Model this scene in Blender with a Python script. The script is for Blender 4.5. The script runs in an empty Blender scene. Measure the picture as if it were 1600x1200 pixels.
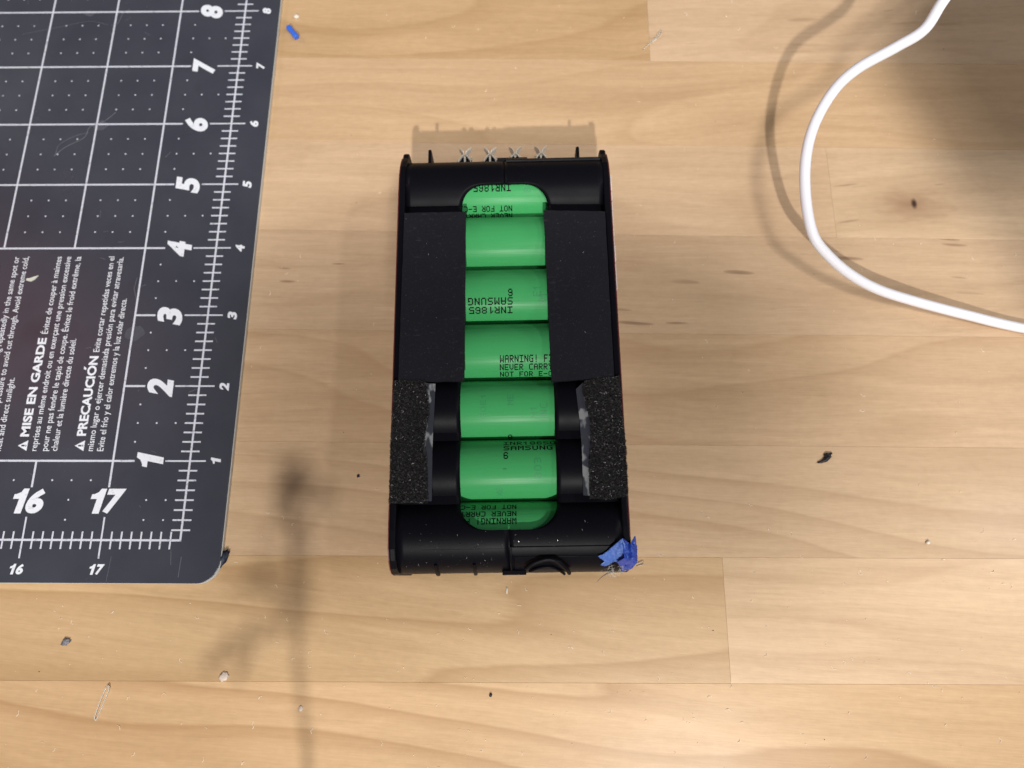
import bpy, bmesh, math, random
from mathutils import Vector, Matrix, noise
R = random.Random(7)
C = bpy.context.scene.collection
S = 0.001                                   # everything below is written in millimetres
IN = 25.4

# ------------------------------------------------------------------ camera
cam_d = bpy.data.cameras.new('camera'); cam = bpy.data.objects.new('camera', cam_d); C.objects.link(cam)
M = Matrix(((0.999880, -0.000184, 0.015466), (0.004204, 0.965520, -0.260296), (-0.014885, 0.260330, 0.965405)))
CAM = Vector((5.21, -64.34, 231.54))
cam.matrix_world = Matrix.Translation(CAM * S) @ M.to_4x4()
cam_d.sensor_width = 36; cam_d.lens = 1109.93 / 1600 * 36
cam_d.clip_start = 0.005; cam_d.clip_end = 20
cam_d.dof.use_dof = True; cam_d.dof.focus_distance = 0.207; cam_d.dof.aperture_fstop = 12.0
bpy.context.scene.camera = cam
vs = bpy.context.scene.view_settings
bpy.context.scene.display_settings.display_device = 'sRGB'
vs.view_transform = 'Standard'; vs.look = 'None'; vs.exposure = -0.04; vs.gamma = 1.0

# ------------------------------------------------------------------ world and lamps (an indoor room: soft grey surround, three lamps)
w = bpy.data.worlds.new('World'); bpy.context.scene.world = w; w.use_nodes = True
bg = w.node_tree.nodes['Background']; bg.inputs[0].default_value = (0.95, 0.97, 1.0, 1); bg.inputs[1].default_value = 0.085
def lamp(name, loc, target, power, size, size_y=None, col=(1, 1, 1)):
    d = bpy.data.lights.new(name, 'AREA'); d.energy = power; d.color = col
    d.shape = 'RECTANGLE' if size_y else 'DISK'; d.size = size
    if size_y: d.size_y = size_y
    o = bpy.data.objects.new(name, d); C.objects.link(o); o.location = loc
    o.rotation_euler = (Vector(target) - Vector(loc)).to_track_quat('-Z', 'Y').to_euler()
    return o
lamp('bench_lamp', (0.05, -1.30, 1.27), (0, 0, 0), 25.0, 0.046, col=(1, 0.97, 0.92))
lamp('ceiling_panel', (0.415, -0.60, 1.8), (0.03, 0, 0), 21.0, 0.40, 0.24, col=(1, 0.97, 0.93))
lamp('window_side_lamp', (-1.78, 0.98, 1.22), (0, 0, 0), 8.5, 0.34, 0.34, col=(0.93, 0.96, 1.0))
lamp('right_side_lamp', (1.75, 0.45, 0.85), (0, 0, 0.02), 5.5, 0.26, 0.26, col=(1, 0.98, 0.95))
lamp('ceiling_panel_right', (1.36, 0.07, 1.8), (0.1, 0, 0), 6.0, 0.13, 0.11, col=(0.95, 0.97, 1.0))

# ------------------------------------------------------------------ node helpers
def mat(name):
    m = bpy.data.materials.new(name); m.use_nodes = True
    nt = m.node_tree; b = nt.nodes['Principled BSDF']
    return m, nt, b
class N:
    def __init__(s, nt): s.nt = nt
    def _in(s, sock, v):
        if hasattr(v, 'is_linked'): s.nt.links.new(v, sock)
        elif v is not None: sock.default_value = v
    def node(s, t, **kw):
        n = s.nt.nodes.new(t)
        for k, v in kw.items(): setattr(n, k, v)
        return n
    def math(s, op, a, b=None, c=None, clamp=False):
        n = s.node('ShaderNodeMath', operation=op, use_clamp=clamp); s._in(n.inputs[0], a)
        if b is not None: s._in(n.inputs[1], b)
        if c is not None: s._in(n.inputs[2], c)
        return n.outputs[0]
    def vmath(s, op, a, b=None):
        n = s.node('ShaderNodeVectorMath', operation=op); s._in(n.inputs[0], a)
        if b is not None: s._in(n.inputs[1], b)
        return n.outputs['Value'] if op in ('LENGTH', 'DISTANCE', 'DOT_PRODUCT') else n.outputs[0]
    def noise(s, vec, scale, detail=3, rough=0.55, dist=0):
        n = s.node('ShaderNodeTexNoise'); s._in(n.inputs['Vector'], vec); n.inputs['Scale'].default_value = scale
        n.inputs['Detail'].default_value = detail; n.inputs['Roughness'].default_value = rough; n.inputs['Distortion'].default_value = dist
        return n.outputs['Fac']
    def voro(s, vec, scale):
        n = s.node('ShaderNodeTexVoronoi'); s._in(n.inputs['Vector'], vec); n.inputs['Scale'].default_value = scale
        return n
    def ramp(s, v, stops, interp='LINEAR'):
        n = s.node('ShaderNodeValToRGB'); s._in(n.inputs[0], v); e = n.color_ramp.elements; n.color_ramp.interpolation = interp
        while len(e) < len(stops): e.new(0.5)
        for q, (p, c) in zip(e, stops):
            q.position = p; q.color = (c, c, c, 1) if not isinstance(c, tuple) else (*c, 1)
        return n.outputs[0]
    def mix(s, f, a, b, mode='MIX'):
        n = s.node('ShaderNodeMix', data_type='RGBA', blend_type=mode); s._in(n.inputs[0], f)
        for k, v in ((6, a), (7, b)):
            if isinstance(v, tuple): v = (*v, 1) if len(v) == 3 else v
            s._in(n.inputs[k], v)
        return n.outputs[2]
    def obj(s): return s.node('ShaderNodeTexCoord').outputs['Object']
    def mapping(s, vec, scale=(1, 1, 1), rot=(0, 0, 0), loc=(0, 0, 0)):
        n = s.node('ShaderNodeMapping'); s._in(n.inputs[0], vec); n.inputs['Scale'].default_value = scale
        n.inputs['Rotation'].default_value = rot; n.inputs['Location'].default_value = loc
        return n.outputs[0]
    def attr(s, name, out='Fac'):
        n = s.node('ShaderNodeAttribute', attribute_type='OBJECT', attribute_name=name); return n.outputs[out]
    def bump(s, h, strength, dist):
        n = s.node('ShaderNodeBump'); n.inputs['Strength'].default_value = strength; n.inputs['Distance'].default_value = dist
        s._in(n.inputs['Height'], h); return n.outputs[0]

def plain(name, col, rough=0.5, spec=0.5, metal=0.0, bump=None, var=0.0, vscale=200.0):
    m, nt, b = mat(name); n = N(nt)
    b.inputs['Roughness'].default_value = rough; b.inputs['Metallic'].default_value = metal
    b.inputs['Specular IOR Level'].default_value = spec
    if var:
        f = n.noise(n.obj(), vscale, 4)
        c = n.mix(f, tuple(x * (1 - var) for x in col), tuple(min(1, x * (1 + var)) for x in col)); nt.links.new(c, b.inputs['Base Color'])
    else: b.inputs['Base Color'].default_value = (*col, 1)
    if bump:
        nt.links.new(n.bump(n.noise(n.obj(), bump[0], 3), bump[1], bump[2]), b.inputs['Normal'])
    return m

# ------------------------------------------------------------------ materials
def wood_material():
    m, nt, b = mat('maple_butcher_block'); n = N(nt)
    seed = n.attr('seed'); tone = n.attr('tone'); fleck = n.attr('fleck'); warm = n.attr('warm'); ringy = n.attr('ringy')
    p0 = n.obj()
    comb = n.node('ShaderNodeCombineXYZ'); n._in(comb.inputs[0], n.math('MULTIPLY', seed, 1.37)); n._in(comb.inputs[1], n.math('MULTIPLY', seed, 0.711)); n._in(comb.inputs[2], seed)
    rot = n.node('ShaderNodeVectorRotate', rotation_type='Z_AXIS'); n._in(rot.inputs['Vector'], p0); n._in(rot.inputs['Angle'], n.attr('slant'))
    p = n.vmath('ADD', rot.outputs[0], comb.outputs[0])
    # long soft streaks
    wob = n.noise(n.mapping(p, (5, 14, 1)), 1.0, 3)
    cw = n.node('ShaderNodeCombineXYZ'); n._in(cw.inputs[1], n.math('MULTIPLY', n.math('SUBTRACT', wob, 0.5), 0.030)); pw = n.vmath('ADD', p, cw.outputs[0])
    s1 = n.noise(n.mapping(pw, (7, 130, 1)), 1.0, 5, 0.6)
    s2 = n.noise(n.mapping(pw, (22, 520, 1)), 1.0, 4, 0.6)
    s3 = n.noise(n.mapping(p, (130, 2600, 1)), 1.0, 3, 0.6)
    # growth rings: a slow height field cut into bands makes cathedral figure
    hf = n.noise(n.mapping(p, (2.6, 11, 1)), 1.0, 2, 0.4)
    yv = n.node('ShaderNodeSeparateXYZ'); n._in(yv.inputs[0], p)
    ph = n.math('ADD', n.math('MULTIPLY', hf, 13.0), n.math('MULTIPLY', yv.outputs[1], 45.0))
    fr = n.math('FRACT', n.math('ADD', ph, n.math('MULTIPLY', s1, 0.35)))
    ring = n.ramp(fr, [(0.0, 0.0), (0.55, 0.12), (0.86, 0.75), (0.93, 1.0), (1.0, 0.0)])
    # small cross figure that makes maple glitter
    mot = n.noise(n.mapping(p, (330, 520, 1)), 1.0, 3, 0.6)
    big = n.noise(n.mapping(p, (9, 22, 1)), 1.0, 2)
    light = (0.705, 0.490, 0.286); dark = (0.475, 0.308, 0.164)
    t = n.math('ADD', n.math('MULTIPLY', s1, 0.50), n.math('MULTIPLY', s2, 0.30))
    t = n.math('ADD', t, n.math('MULTIPLY', s3, 0.34)); t = n.math('ADD', t, n.math('MULTIPLY', big, 0.35))
    t = n.math('ADD', t, n.math('MULTIPLY', mot, 0.20))
    col = n.mix(n.math('MULTIPLY_ADD', n.math('SUBTRACT', t, 0.845), 2.0, 0.5, clamp=True), light, dark)
    col = n.mix(n.math('MULTIPLY', n.math('MULTIPLY', ring, ringy), 0.72), col, (0.40, 0.235, 0.110))
    # mineral flecks
    v = n.voro(n.mapping(pw, (52, 460, 1)), 1.0); 
    sep = n.node('ShaderNodeSeparateColor'); n._in(sep.inputs[0], v.outputs['Color'])
    thr = n.math('MULTIPLY', n.math('MULTIPLY', sep.outputs[0], sep.outputs[0]), 0.42)
    near = n.math('SUBTRACT', 1.0, n.math('DIVIDE', v.outputs['Distance'], n.math('ADD', thr, 0.02)), clamp=True)
    pick = n.math('GREATER_THAN', sep.outputs[1], 0.50)
    patch = n.ramp(n.noise(n.mapping(p, (11, 32, 1)), 1.0, 2), [(0.42, 0.0), (0.54, 1.0)])
    fl = n.math('MULTIPLY', n.math('MULTIPLY', n.math('POWER', near, 0.40), pick), n.math('MULTIPLY', patch, fleck))
    col = n.mix(n.math('MULTIPLY', fl, 1.0, clamp=True), col, (0.190, 0.098, 0.045))
    # a knot where the board has one
    kd = n.vmath('SUBTRACT', p0, n.attr('knot', 'Vector'))
    kn = n.vmath('LENGTH', n.mapping(n.vmath('ADD', kd, n.vmath('MULTIPLY', cw.outputs[0], (0.0, 0.05, 0))), (0.55, 1, 0)))
    kr = n.math('ADD', kn, n.math('MULTIPLY', n.math('SUBTRACT', n.noise(n.mapping(p, (60, 150, 1)), 1.0, 3), 0.5), 0.010))
    halo = n.ramp(n.math('MULTIPLY', kr, 60.0), [(0.0, 0.95), (0.18, 0.72), (0.45, 0.26), (0.95, 0.0)])
    core = n.ramp(n.math('MULTIPLY', n.vmath('LENGTH', n.mapping(kd, (1.5, 0.8, 0))), 300.0), [(0.2, 1.0), (0.6, 0.0)])
    col = n.mix(halo, col, (0.27, 0.145, 0.065)); col = n.mix(core, col, (0.05, 0.022, 0.012))
    # board to board colour
    hsv = n.node('ShaderNodeHueSaturation'); n._in(hsv.inputs['Color'], col); n._in(hsv.inputs['Value'], tone); n._in(hsv.inputs['Hue'], warm)
    n._in(hsv.inputs['Saturation'], n.attr('sat'))
    col = hsv.outputs[0]
    nt.links.new(col, b.inputs['Base Color'])
    nt.links.new(n.math('MULTIPLY_ADD', n.noise(n.mapping(p, (60, 160, 1)), 1.0, 3), 0.14, 0.34), b.inputs['Roughness'])
    b.inputs['Specular IOR Level'].default_value = 0.34; b.inputs['Coat Weight'].default_value = 0.08; b.inputs['Coat Roughness'].default_value = 0.20
    h = n.math('ADD', n.math('MULTIPLY', s3, 0.5), n.math('MULTIPLY', n.noise(p0, 900, 2), 0.6))
    nt.links.new(n.bump(h, 0.35, 0.00008), b.inputs['Normal'])
    return m
WOOD = wood_material()

def mat_surface():
    m, nt, b = mat('cutting_mat_vinyl'); n = N(nt); p = n.obj()
    c = n.mix(n.ramp(n.noise(p, 45, 4), [(0.3, 0.0), (0.7, 1.0)]), (0.042, 0.045, 0.061), (0.053, 0.056, 0.074))
    # old ground-in stains and scuffs
    st = n.ramp(n.noise(n.mapping(p, (1, 1, 1), loc=(3.1, 0.4, 0)), 26, 4, 0.6), [(0.60, 0.0), (0.72, 1.0)])
    c = n.mix(n.math('MULTIPLY', st, 0.30), c, (0.018, 0.016, 0.024))
    sc = n.ramp(n.noise(n.mapping(p, (900, 30, 1), rot=(0, 0, 0.5)), 1.0, 2), [(0.74, 0.0), (0.80, 1.0)])
    ds = n.ramp(n.noise(p, 2600, 1), [(0.73, 0.0), (0.78, 1.0)])
    msk = n.ramp(n.noise(p, 40, 2), [(0.45, 0.0), (0.65, 1.0)])
    c = n.mix(n.math('MULTIPLY', n.math('MULTIPLY', n.math('MAXIMUM', sc, ds), msk), 0.35), c, (0.22, 0.22, 0.26))
    nt.links.new(c, b.inputs['Base Color'])
    nt.links.new(n.math('MULTIPLY_ADD', n.noise(p, 60, 4), 0.14, 0.18), b.inputs['Roughness'])
    b.inputs['Specular IOR Level'].default_value = 0.6
    nt.links.new(n.bump(n.noise(p, 1600, 2), 0.10, 0.00005), b.inputs['Normal'])
    return m
MAT = mat_surface()
def ink(name, col, wear=0.5):
    m, nt, b = mat(name); n = N(nt); p = n.obj()
    f = n.ramp(n.noise(p, 700, 4, 0.7), [(0.34, 1.0), (0.42, 0.0)])
    c = n.mix(n.math('MULTIPLY', f, wear), col, (0.10, 0.10, 0.13)); nt.links.new(c, b.inputs['Base Color'])
    b.inputs['Roughness'].default_value = 0.5
    return m
PRINT = ink('white_screen_print', (0.62, 0.64, 0.73), 0.5)
PRINTB = ink('white_numeral_print', (0.76, 0.79, 0.86), 0.22)
EDGE = plain('mat_pale_core', (0.55, 0.55, 0.52), 0.45, bump=(900, 0.3, 0.0001))

def black_plastic():
    m, nt, b = mat('black_abs_plastic'); n = N(nt); p = n.obj()
    d = n.ramp(n.noise(p, 2200, 2), [(0.71, 0.0), (0.77, 1.0)]); mk = n.ramp(n.noise(p, 90, 2), [(0.50, 0.0), (0.66, 1.0)])
    c = n.mix(n.math('MULTIPLY', n.math('MULTIPLY', d, mk), 0.35), (0.0042, 0.0042, 0.0068), (0.12, 0.12, 0.14)); nt.links.new(c, b.inputs['Base Color'])
    nt.links.new(n.math('MULTIPLY_ADD', n.noise(p, 120, 4), 0.18, 0.34), b.inputs['Roughness'])
    nt.links.new(n.bump(n.noise(p, 1500, 2), 0.15, 0.00006), b.inputs['Normal'])
    b.inputs['Specular IOR Level'].default_value = 0.08
    return m
BLACK = black_plastic()
def smooth_foam():
    m, nt, b = mat('closed_cell_foam'); n = N(nt); p = n.obj()
    g = n.ramp(n.noise(p, 1700, 2, 0.75), [(0.60, 0.0), (0.78, 1.0)]); big = n.noise(p, 70, 3)
    c = n.mix(n.math('MULTIPLY', g, 0.55), n.mix(big, (0.0055, 0.0056, 0.0095), (0.0095, 0.0096, 0.0145)), (0.045, 0.045, 0.056)); nt.links.new(c, b.inputs['Base Color'])
    dd = n.ramp(n.noise(n.mapping(p, (300, 900, 1), rot=(0, 0, .6)), 1.0, 3), [(0.60, 0.0), (0.70, 1.0)]); lp = n.ramp(n.noise(p, 55, 2), [(0.45, 0.0), (0.62, 1.0)])
    c = n.mix(n.math('MULTIPLY', n.math('MULTIPLY', dd, lp), 0.28), c, (0.07, 0.07, 0.085)); ls = n.ramp(n.noise(p, 1500, 1), [(0.76, 0.0), (0.79, 1.0)]); c = n.mix(n.math('MULTIPLY', ls, 0.22), c, (0.25, 0.25, 0.27)); nt.links.new(c, b.inputs['Base Color'])
    b.inputs['Roughness'].default_value = 0.66; b.inputs['Specular IOR Level'].default_value = 0.22
    nt.links.new(n.bump(n.noise(p, 1900, 3), 0.5, 0.00012), b.inputs['Normal'])
    return m
FOAM = smooth_foam()
COARSE = plain('coarse_foam_core', (0.006, 0.006, 0.007), 0.8, 0.3, bump=(1400, 1.0, 0.0004))
STRAND = plain('coarse_foam_struts', (0.029, 0.027, 0.028), 0.34, 0.5)
def green_wrap():
    m, nt, b = mat('green_cell_sleeve'); n = N(nt); p = n.obj()
    f = n.noise(n.mapping(p, (60, 400, 400)), 1.0, 3)
    c = n.mix(f, (0.055, 0.355, 0.113), (0.066, 0.405, 0.136)); nt.links.new(c, b.inputs['Base Color'])
    b.inputs['Roughness'].default_value = 0.34; b.inputs['Specular IOR Level'].default_value = 0.13
    nt.links.new(n.bump(n.noise(n.mapping(p, (26, 620, 620)), 1.0, 3), 0.35, 0.0002), b.inputs['Normal'])
    return m
GREEN = green_wrap()
CELLINK = plain('black_cell_ink', (0.004, 0.008, 0.005), 0.6, 0.15)
EMBOSS = plain('dull_green_ink', (0.038, 0.28, 0.105), 0.5)
FILM = None
def film():
    m, nt, b = mat('adhesive_film'); n = N(nt); p = n.obj()
    f = n.ramp(n.noise(n.mapping(p, (160, 90, 1)), 1.0, 3, 0.6), [(0.53, 0.0), (0.58, 1.0)])
    c = n.mix(f, (0.034, 0.036, 0.050), (0.24, 0.25, 0.26)); nt.links.new(c, b.inputs['Base Color'])
    b.inputs['Roughness'].default_value = 0.4
    nt.links.new(n.bump(n.noise(p, 500, 3), 0.5, 0.0002), b.inputs['Normal'])
    return m
FILM = film()
RED = plain('dark_red_skin', (0.13, 0.022, 0.020), 0.5, var=0.3)
PALE = plain('pale_torn_paper', (0.62, 0.56, 0.54), 0.7, var=0.2, vscale=900)
METAL = plain('nickel_plated_spring', (0.78, 0.74, 0.66), 0.38, metal=0.15, bump=(700, 0.2, 0.0001))
def blue_tape():
    m, nt, b = mat('blue_crepe_tape'); n = N(nt); p = n.obj()
    f = n.noise(n.mapping(p, (700, 260, 300)), 1.0, 4, 0.7)
    c = n.mix(f, (0.030, 0.100, 0.45), (0.095, 0.205, 0.60)); 
    g = n.ramp(n.noise(p, 260, 3), [(0.44, 0.0), (0.64, 1.0)])
    c = n.mix(n.math('MULTIPLY', g, 0.45), c, (0.19, 0.25, 0.48)); nt.links.new(c, b.inputs['Base Color'])
    b.inputs['Roughness'].default_value = 0.55
    nt.links.new(n.bump(n.noise(n.mapping(p, (900, 400, 400)), 1.0, 3), 0.6, 0.0003), b.inputs['Normal'])
    return m
BLUE = blue_tape()
BLUE2 = plain('deep_blue_tape', (0.014, 0.056, 0.39), 0.4, var=.45, vscale=500, bump=(700, 0.6, 0.0003))  # same tape in a deeper, more mottled blue for the corner flap
BLUEP = plain('blue_plastic', (0.035, 0.15, 0.72), 0.4, var=0.2)
FIBRE = plain('pale_fibre', (0.62, 0.60, 0.56), 0.6)
FIBRED = plain('dark_fibre', (0.16, 0.14, 0.13), 0.6)
WHITE = plain('white_cable_jacket', (0.86, 0.86, 0.93), 0.45, 0.4, bump=(260, 0.05, 0.0002))
CLEAR = plain('clear_plastic_shaving', (0.80, 0.74, 0.64), 0.25); CLEAR.node_tree.nodes['Principled BSDF'].inputs['Transmission Weight'].default_value = 0.5
WAX = plain('pale_wax', (0.62, 0.52, 0.44), 0.45, var=0.15, vscale=600)
CRUMB = plain('cream_crumb', (0.74, 0.68, 0.58), 0.6, var=0.2, vscale=900)
DARKB = plain('dark_debris', (0.012, 0.012, 0.018), 0.55, bump=(1500, 0.6, 0.0003))
GREYB = plain('grey_solder', (0.22, 0.22, 0.25), 0.4, metal=0.2, bump=(1800, 0.9, 0.0005))
NAVY = plain('navy_rubber', (0.010, 0.016, 0.035), 0.6, bump=(900, 0.5, 0.0003))

# ------------------------------------------------------------------ object helpers
def link(name, me, m=None, parent=None, smooth=False):
    o = bpy.data.objects.new(name, me); C.objects.link(o)
    if m is not None and not me.materials: me.materials.append(m)
    if parent: o.parent = parent
    if smooth:
        for p in me.polygons: p.use_smooth = True
    return o
def frombm(name, bm, m=None, parent=None, smooth=False, scale=True, normals=True):
    if normals: bmesh.ops.recalc_face_normals(bm, faces=bm.faces)
    if scale: bmesh.ops.scale(bm, vec=(S, S, S), verts=bm.verts)
    me = bpy.data.meshes.new(name); bm.to_mesh(me); bm.free()
    return link(name, me, m, parent, smooth)
def tag(o, label, cat, group=None):
    o['label'] = label; o['category'] = cat
    if group: o['group'] = group
    return o
def empty(name, loc=(0, 0, 0), rz=0):
    o = bpy.data.objects.new(name, None); C.objects.link(o); o.location = Vector(loc) * S; o.rotation_euler.z = rz
    o.empty_display_size = 0.01
    return o
def box(bm, x0, x1, y0, y1, z0, z1, bev=0.0):
    r = bmesh.ops.create_cube(bm, size=1.0, matrix=Matrix.Translation(((x0 + x1) / 2, (y0 + y1) / 2, (z0 + z1) / 2)) @ Matrix.Diagonal((x1 - x0, y1 - y0, z1 - z0, 1)))
    if bev:
        es = list({e for v in r['verts'] for e in v.link_edges})
        bmesh.ops.bevel(bm, geom=es, offset=bev, segments=2, affect='EDGES', profile=0.6)
def prism(bm, pts, z0, z1):
    a = [bm.verts.new((x, y, z0)) for x, y in pts]; b = [bm.verts.new((x, y, z1)) for x, y in pts]
    n = len(pts); bm.faces.new(a[::-1]); bm.faces.new(b)
    for i in range(n): bm.faces.new((a[i], a[(i + 1) % n], b[(i + 1) % n], b[i]))
def sweep(bm, pts, rad, n=8, cap=True, squash=1.0):
    pts = [Vector(p) for p in pts]; rings = []
    up = Vector((0, 0, 1))
    for i, p in enumerate(pts):
        t = (pts[min(i + 1, len(pts) - 1)] - pts[max(i - 1, 0)]).normalized()
        a = t.cross(up)
        if a.length < 1e-4: a = t.cross(Vector((1, 0, 0)))
        a.normalize(); b = a.cross(t)
        r = rad(i / (len(pts) - 1)) if callable(rad) else rad
        rings.append([bm.verts.new(p + (a * math.cos(k * 2 * math.pi / n) + b * math.sin(k * 2 * math.pi / n) * squash) * r) for k in range(n)])
    for q in range(len(rings) - 1):
        for k in range(n):
            bm.faces.new((rings[q][k], rings[q][(k + 1) % n], rings[q + 1][(k + 1) % n], rings[q + 1][k]))
    if cap: bm.faces.new(rings[0][::-1]); bm.faces.new(rings[-1])
def spline(pts, per=8):
    pts = [Vector(p) for p in pts]; out = []
    P = [pts[0] * 2 - pts[1]] + pts + [pts[-1] * 2 - pts[-2]]
    for i in range(1, len(P) - 2):
        a, b, c, d = P[i - 1:i + 3]
        for k in range(per):
            t = k / per
            out.append(0.5 * ((2 * b) + (c - a) * t + (2 * a - 5 * b + 4 * c - d) * t * t + (3 * b - a - 3 * c + d) * t ** 3))
    out.append(pts[-1]); return out
def blob(bm, c, rx, ry, rz, sub=2, amp=0.25, freq=0.9, seed=0):
    r = bmesh.ops.create_icosphere(bm, subdivisions=sub, radius=1.0)
    for v in r['verts']:
        d = v.co.copy(); k = 1 + amp * noise.noise(d * freq * 1.7 + Vector((seed * 3.1, seed, 0)))
        v.co = Vector((d.x * rx * k + c[0], d.y * ry * k + c[1], max(d.z * rz * k, -rz * 0.5) + c[2]))

# ------------------------------------------------------------------ THE SETTING: butcher-block bench top, board by board
top = empty('tabletop'); top['kind'] = 'structure'
JL = [(-73.4, 183.0, 171.3, 178.1), (-75.4, 146.0, 184.0, 141.0), (-79.5, 109.7, 177.6, 104.8), (-87.4, 71.8, 171.2, 68.6),
      (-72.8, 32.3, 164.4, 30.5), (-79.8, -4.5, 160.2, -4.6), (-135.3, -42.0, 153.6, -41.4)]
JL = [((y0 - 54) + (y1 - y0) / (x1 - x0) * (0 - x0), (y1 - y0) / (x1 - x0)) for x0, y0, x1, y1 in JL]      # (y at x=0, slope)
for k in range(6): JL.insert(0, (JL[0][0] + 36.8, JL[0][1] - 0.001))
for k in range(4): JL.append((JL[-1][0] - 37.4, 0.0015))
XL, XR = -460, 460
# row index counts from the far edge; the rows in view are 5..12.  (x of end joints, per-board look)
ends = {5: [54.0], 7: [116.6], 11: [68.0], 6: [-300], 8: [-330, 260], 9: [300], 10: [-280], 12: [280]}
look = {(5, 0): dict(tone=0.91, fleck=0, ringy=.45, sat=1.05), (5, 1): dict(tone=1.04, fleck=.5, ringy=.3, sat=.90),
        (6, 1): dict(tone=1.0, fleck=.0, ringy=.35, sat=.98),
        (7, 0): dict(tone=1.04, fleck=.0, ringy=.25, sat=.90), (7, 1): dict(tone=1.05, fleck=.45, ringy=.3, sat=.88, knot=(145.6, 65.2)),
        (8, 1): dict(tone=0.95, fleck=.8, ringy=.2, sat=.90), (9, 0): dict(tone=0.93, fleck=.0, ringy=.45, sat=.95),
        (10, 1): dict(tone=0.97, fleck=.0, ringy=.55, sat=.93, slant=.05), (11, 0): dict(tone=0.94, fleck=0, ringy=.8, sat=1.02, slant=.10),
        (11, 1): dict(tone=1.06, fleck=.0, ringy=.35, sat=.92, slant=.06), (12, 0): dict(tone=0.99, fleck=0, ringy=.85, sat=1.03, slant=.06)}
gap = 0.018
for r in range(len(JL) - 1):
    (ya, sa), (yb, sb) = JL[r], JL[r + 1]
    xs = [XL] + ends.get(r, [R.uniform(-250, 250)]) + [XR]
    for q in range(len(xs) - 1):
        x0, x1 = xs[q] + gap, xs[q + 1] - gap
        bm = bmesh.new(); prism(bm, [(x0, yb + sb * x0 + gap), (x1, yb + sb * x1 + gap), (x1, ya + sa * x1 - gap), (x0, ya + sa * x0 - gap)], -32, 0.006 * R.random())
        o = frombm('board', bm, None, top)
        bmod = o.modifiers.new('edge', 'BEVEL'); bmod.width = 0.00004; bmod.segments = 1; bmod.limit_method = 'ANGLE'
        o.data.materials.append(WOOD)
        L = look.get((r, q), dict(tone=R.uniform(.93, 1.05), fleck=R.choice([0, 0, .6]), ringy=R.uniform(.3, .8), sat=R.uniform(.9, 1.03)))
        o['tone'] = float(L['tone']); o['fleck'] = float(L['fleck']); o['ringy'] = float(L['ringy']); o['sat'] = float(L['sat'])
        o['warm'] = 0.5 + R.uniform(-.004, .002); o['slant'] = float(L.get('slant', R.uniform(-.015, .015))); o['seed'] = 1.0 + r * 1.73 + q * .61
        kx, ky = L.get('knot', (9000, 9000)); o['knot'] = [kx * S, ky * S, 0.0]

# ------------------------------------------------------------------ CUTTING MAT (inches on its own grid, origin at the grid's corner)
def MX(u, v): return ((u * IN) - 561.0, (v * IN) - 54.0)
TOPZ = 2.0
cm = empty('cutting_mat', (*MX(18.53, -0.52), 0)); MO = Vector((*MX(18.53, -0.52), 0))
tag(cm, 'dark grey self-healing cutting mat with white inch grid lying on the bench at left', 'cutting mat')
def mloc(u, v, z=0): x, y = MX(u, v); return (x - MO.x, y - MO.y, z)
def rrect(u0, u1, v0, v1, r, n=10):
    out = []
    for cx, cy, a0 in ((u1 - r, v1 - r, 0), (u0 + r, v1 - r, 90), (u0 + r, v0 + r, 180), (u1 - r, v0 + r, 270)):
        for k in range(n + 1):
            a = math.radians(a0 + 90 * k / n); out.append((cx + r * math.cos(a), cy + r * math.sin(a)))
    return out
bm = bmesh.new()
outl = [mloc(*p)[:2] for p in rrect(-0.53, 18.53, -0.52, 24.5, 0.27)]
prism(bm, outl, 1.62, TOPZ)
o = frombm('mat_sheet', bm, MAT, cm); md = o.modifiers.new('b', 'BEVEL'); md.width = 0.00022; md.segments = 2; md.limit_method = 'ANGLE'
bm = bmesh.new()
outl2 = [mloc(*p)[:2] for p in rrect(-0.537, 18.537, -0.527, 24.507, 0.275)]
prism(bm, outl2, 0.30, 1.60)
frombm('mat_backing', bm, EDGE, cm)
PZ = TOPZ + 0.02
def quad(bm, a, b, c, d): bm.faces.new([bm.verts.new(p) for p in (a, b, c, d)])
def rectm(bm, u0, u1, v0, v1, z=PZ):
    quad(bm, mloc(u0, v0, z), mloc(u1, v0, z), mloc(u1, v1, z), mloc(u0, v1, z))
LW = 0.013
bm = bmesh.new()                                                      # grid lines
for v in range(1, 13):
    if v in (2, 3): rectm(bm, 17 + LW, 17.28, v - LW, v + LW)
    else:
        us = [10.0] + [u for u in range(11, 18)] + [17.28]
        for a, c in zip(us[:-1], us[1:]):
            rectm(bm, a + (LW if a > 10 else 0), c - (LW if c < 17.2 else 0), v - LW, v + LW)
for u in range(10, 18):
    rectm(bm, u - LW, u + LW, 0.66, 1 - LW) if u < 17 else rectm(bm, u - LW, u + LW, 0.66, 13)
    if u < 17: rectm(bm, u - LW, u + LW, 4 - LW, 13); rectm(bm, u - LW, u + LW, 1 - LW, 1 + LW)
frombm('grid_lines', bm, PRINT, cm, normals=False)
TW = 0.0105
bm = bmesh.new()                                                      # ruler: frame line and eighth-inch ticks
rectm(bm, 18 - LW, 18 + LW, -LW, 13); rectm(bm, 10, 18 - LW, -LW, LW)
for k in range(1, 13 * 8):
    v = k / 8; a, c = (17.68, 18.205) if k % 8 == 0 else (17.87, 18.11)
    rectm(bm, a, 18 - LW, v - TW, v + TW); rectm(bm, 18 + LW, c, v - TW, v + TW)
for k in range(1, 8 * 8):
    u = 18 - k / 8; a, c = (-0.225, 0.285) if k % 8 == 0 else (-0.11, 0.105)
    rectm(bm, u - TW, u + TW, a, -LW); rectm(bm, u - TW, u + TW, LW, c)
frombm('ruler_ticks', bm, PRINT, cm, normals=False)
bm = bmesh.new()                                                      # quarter-inch dots
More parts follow.
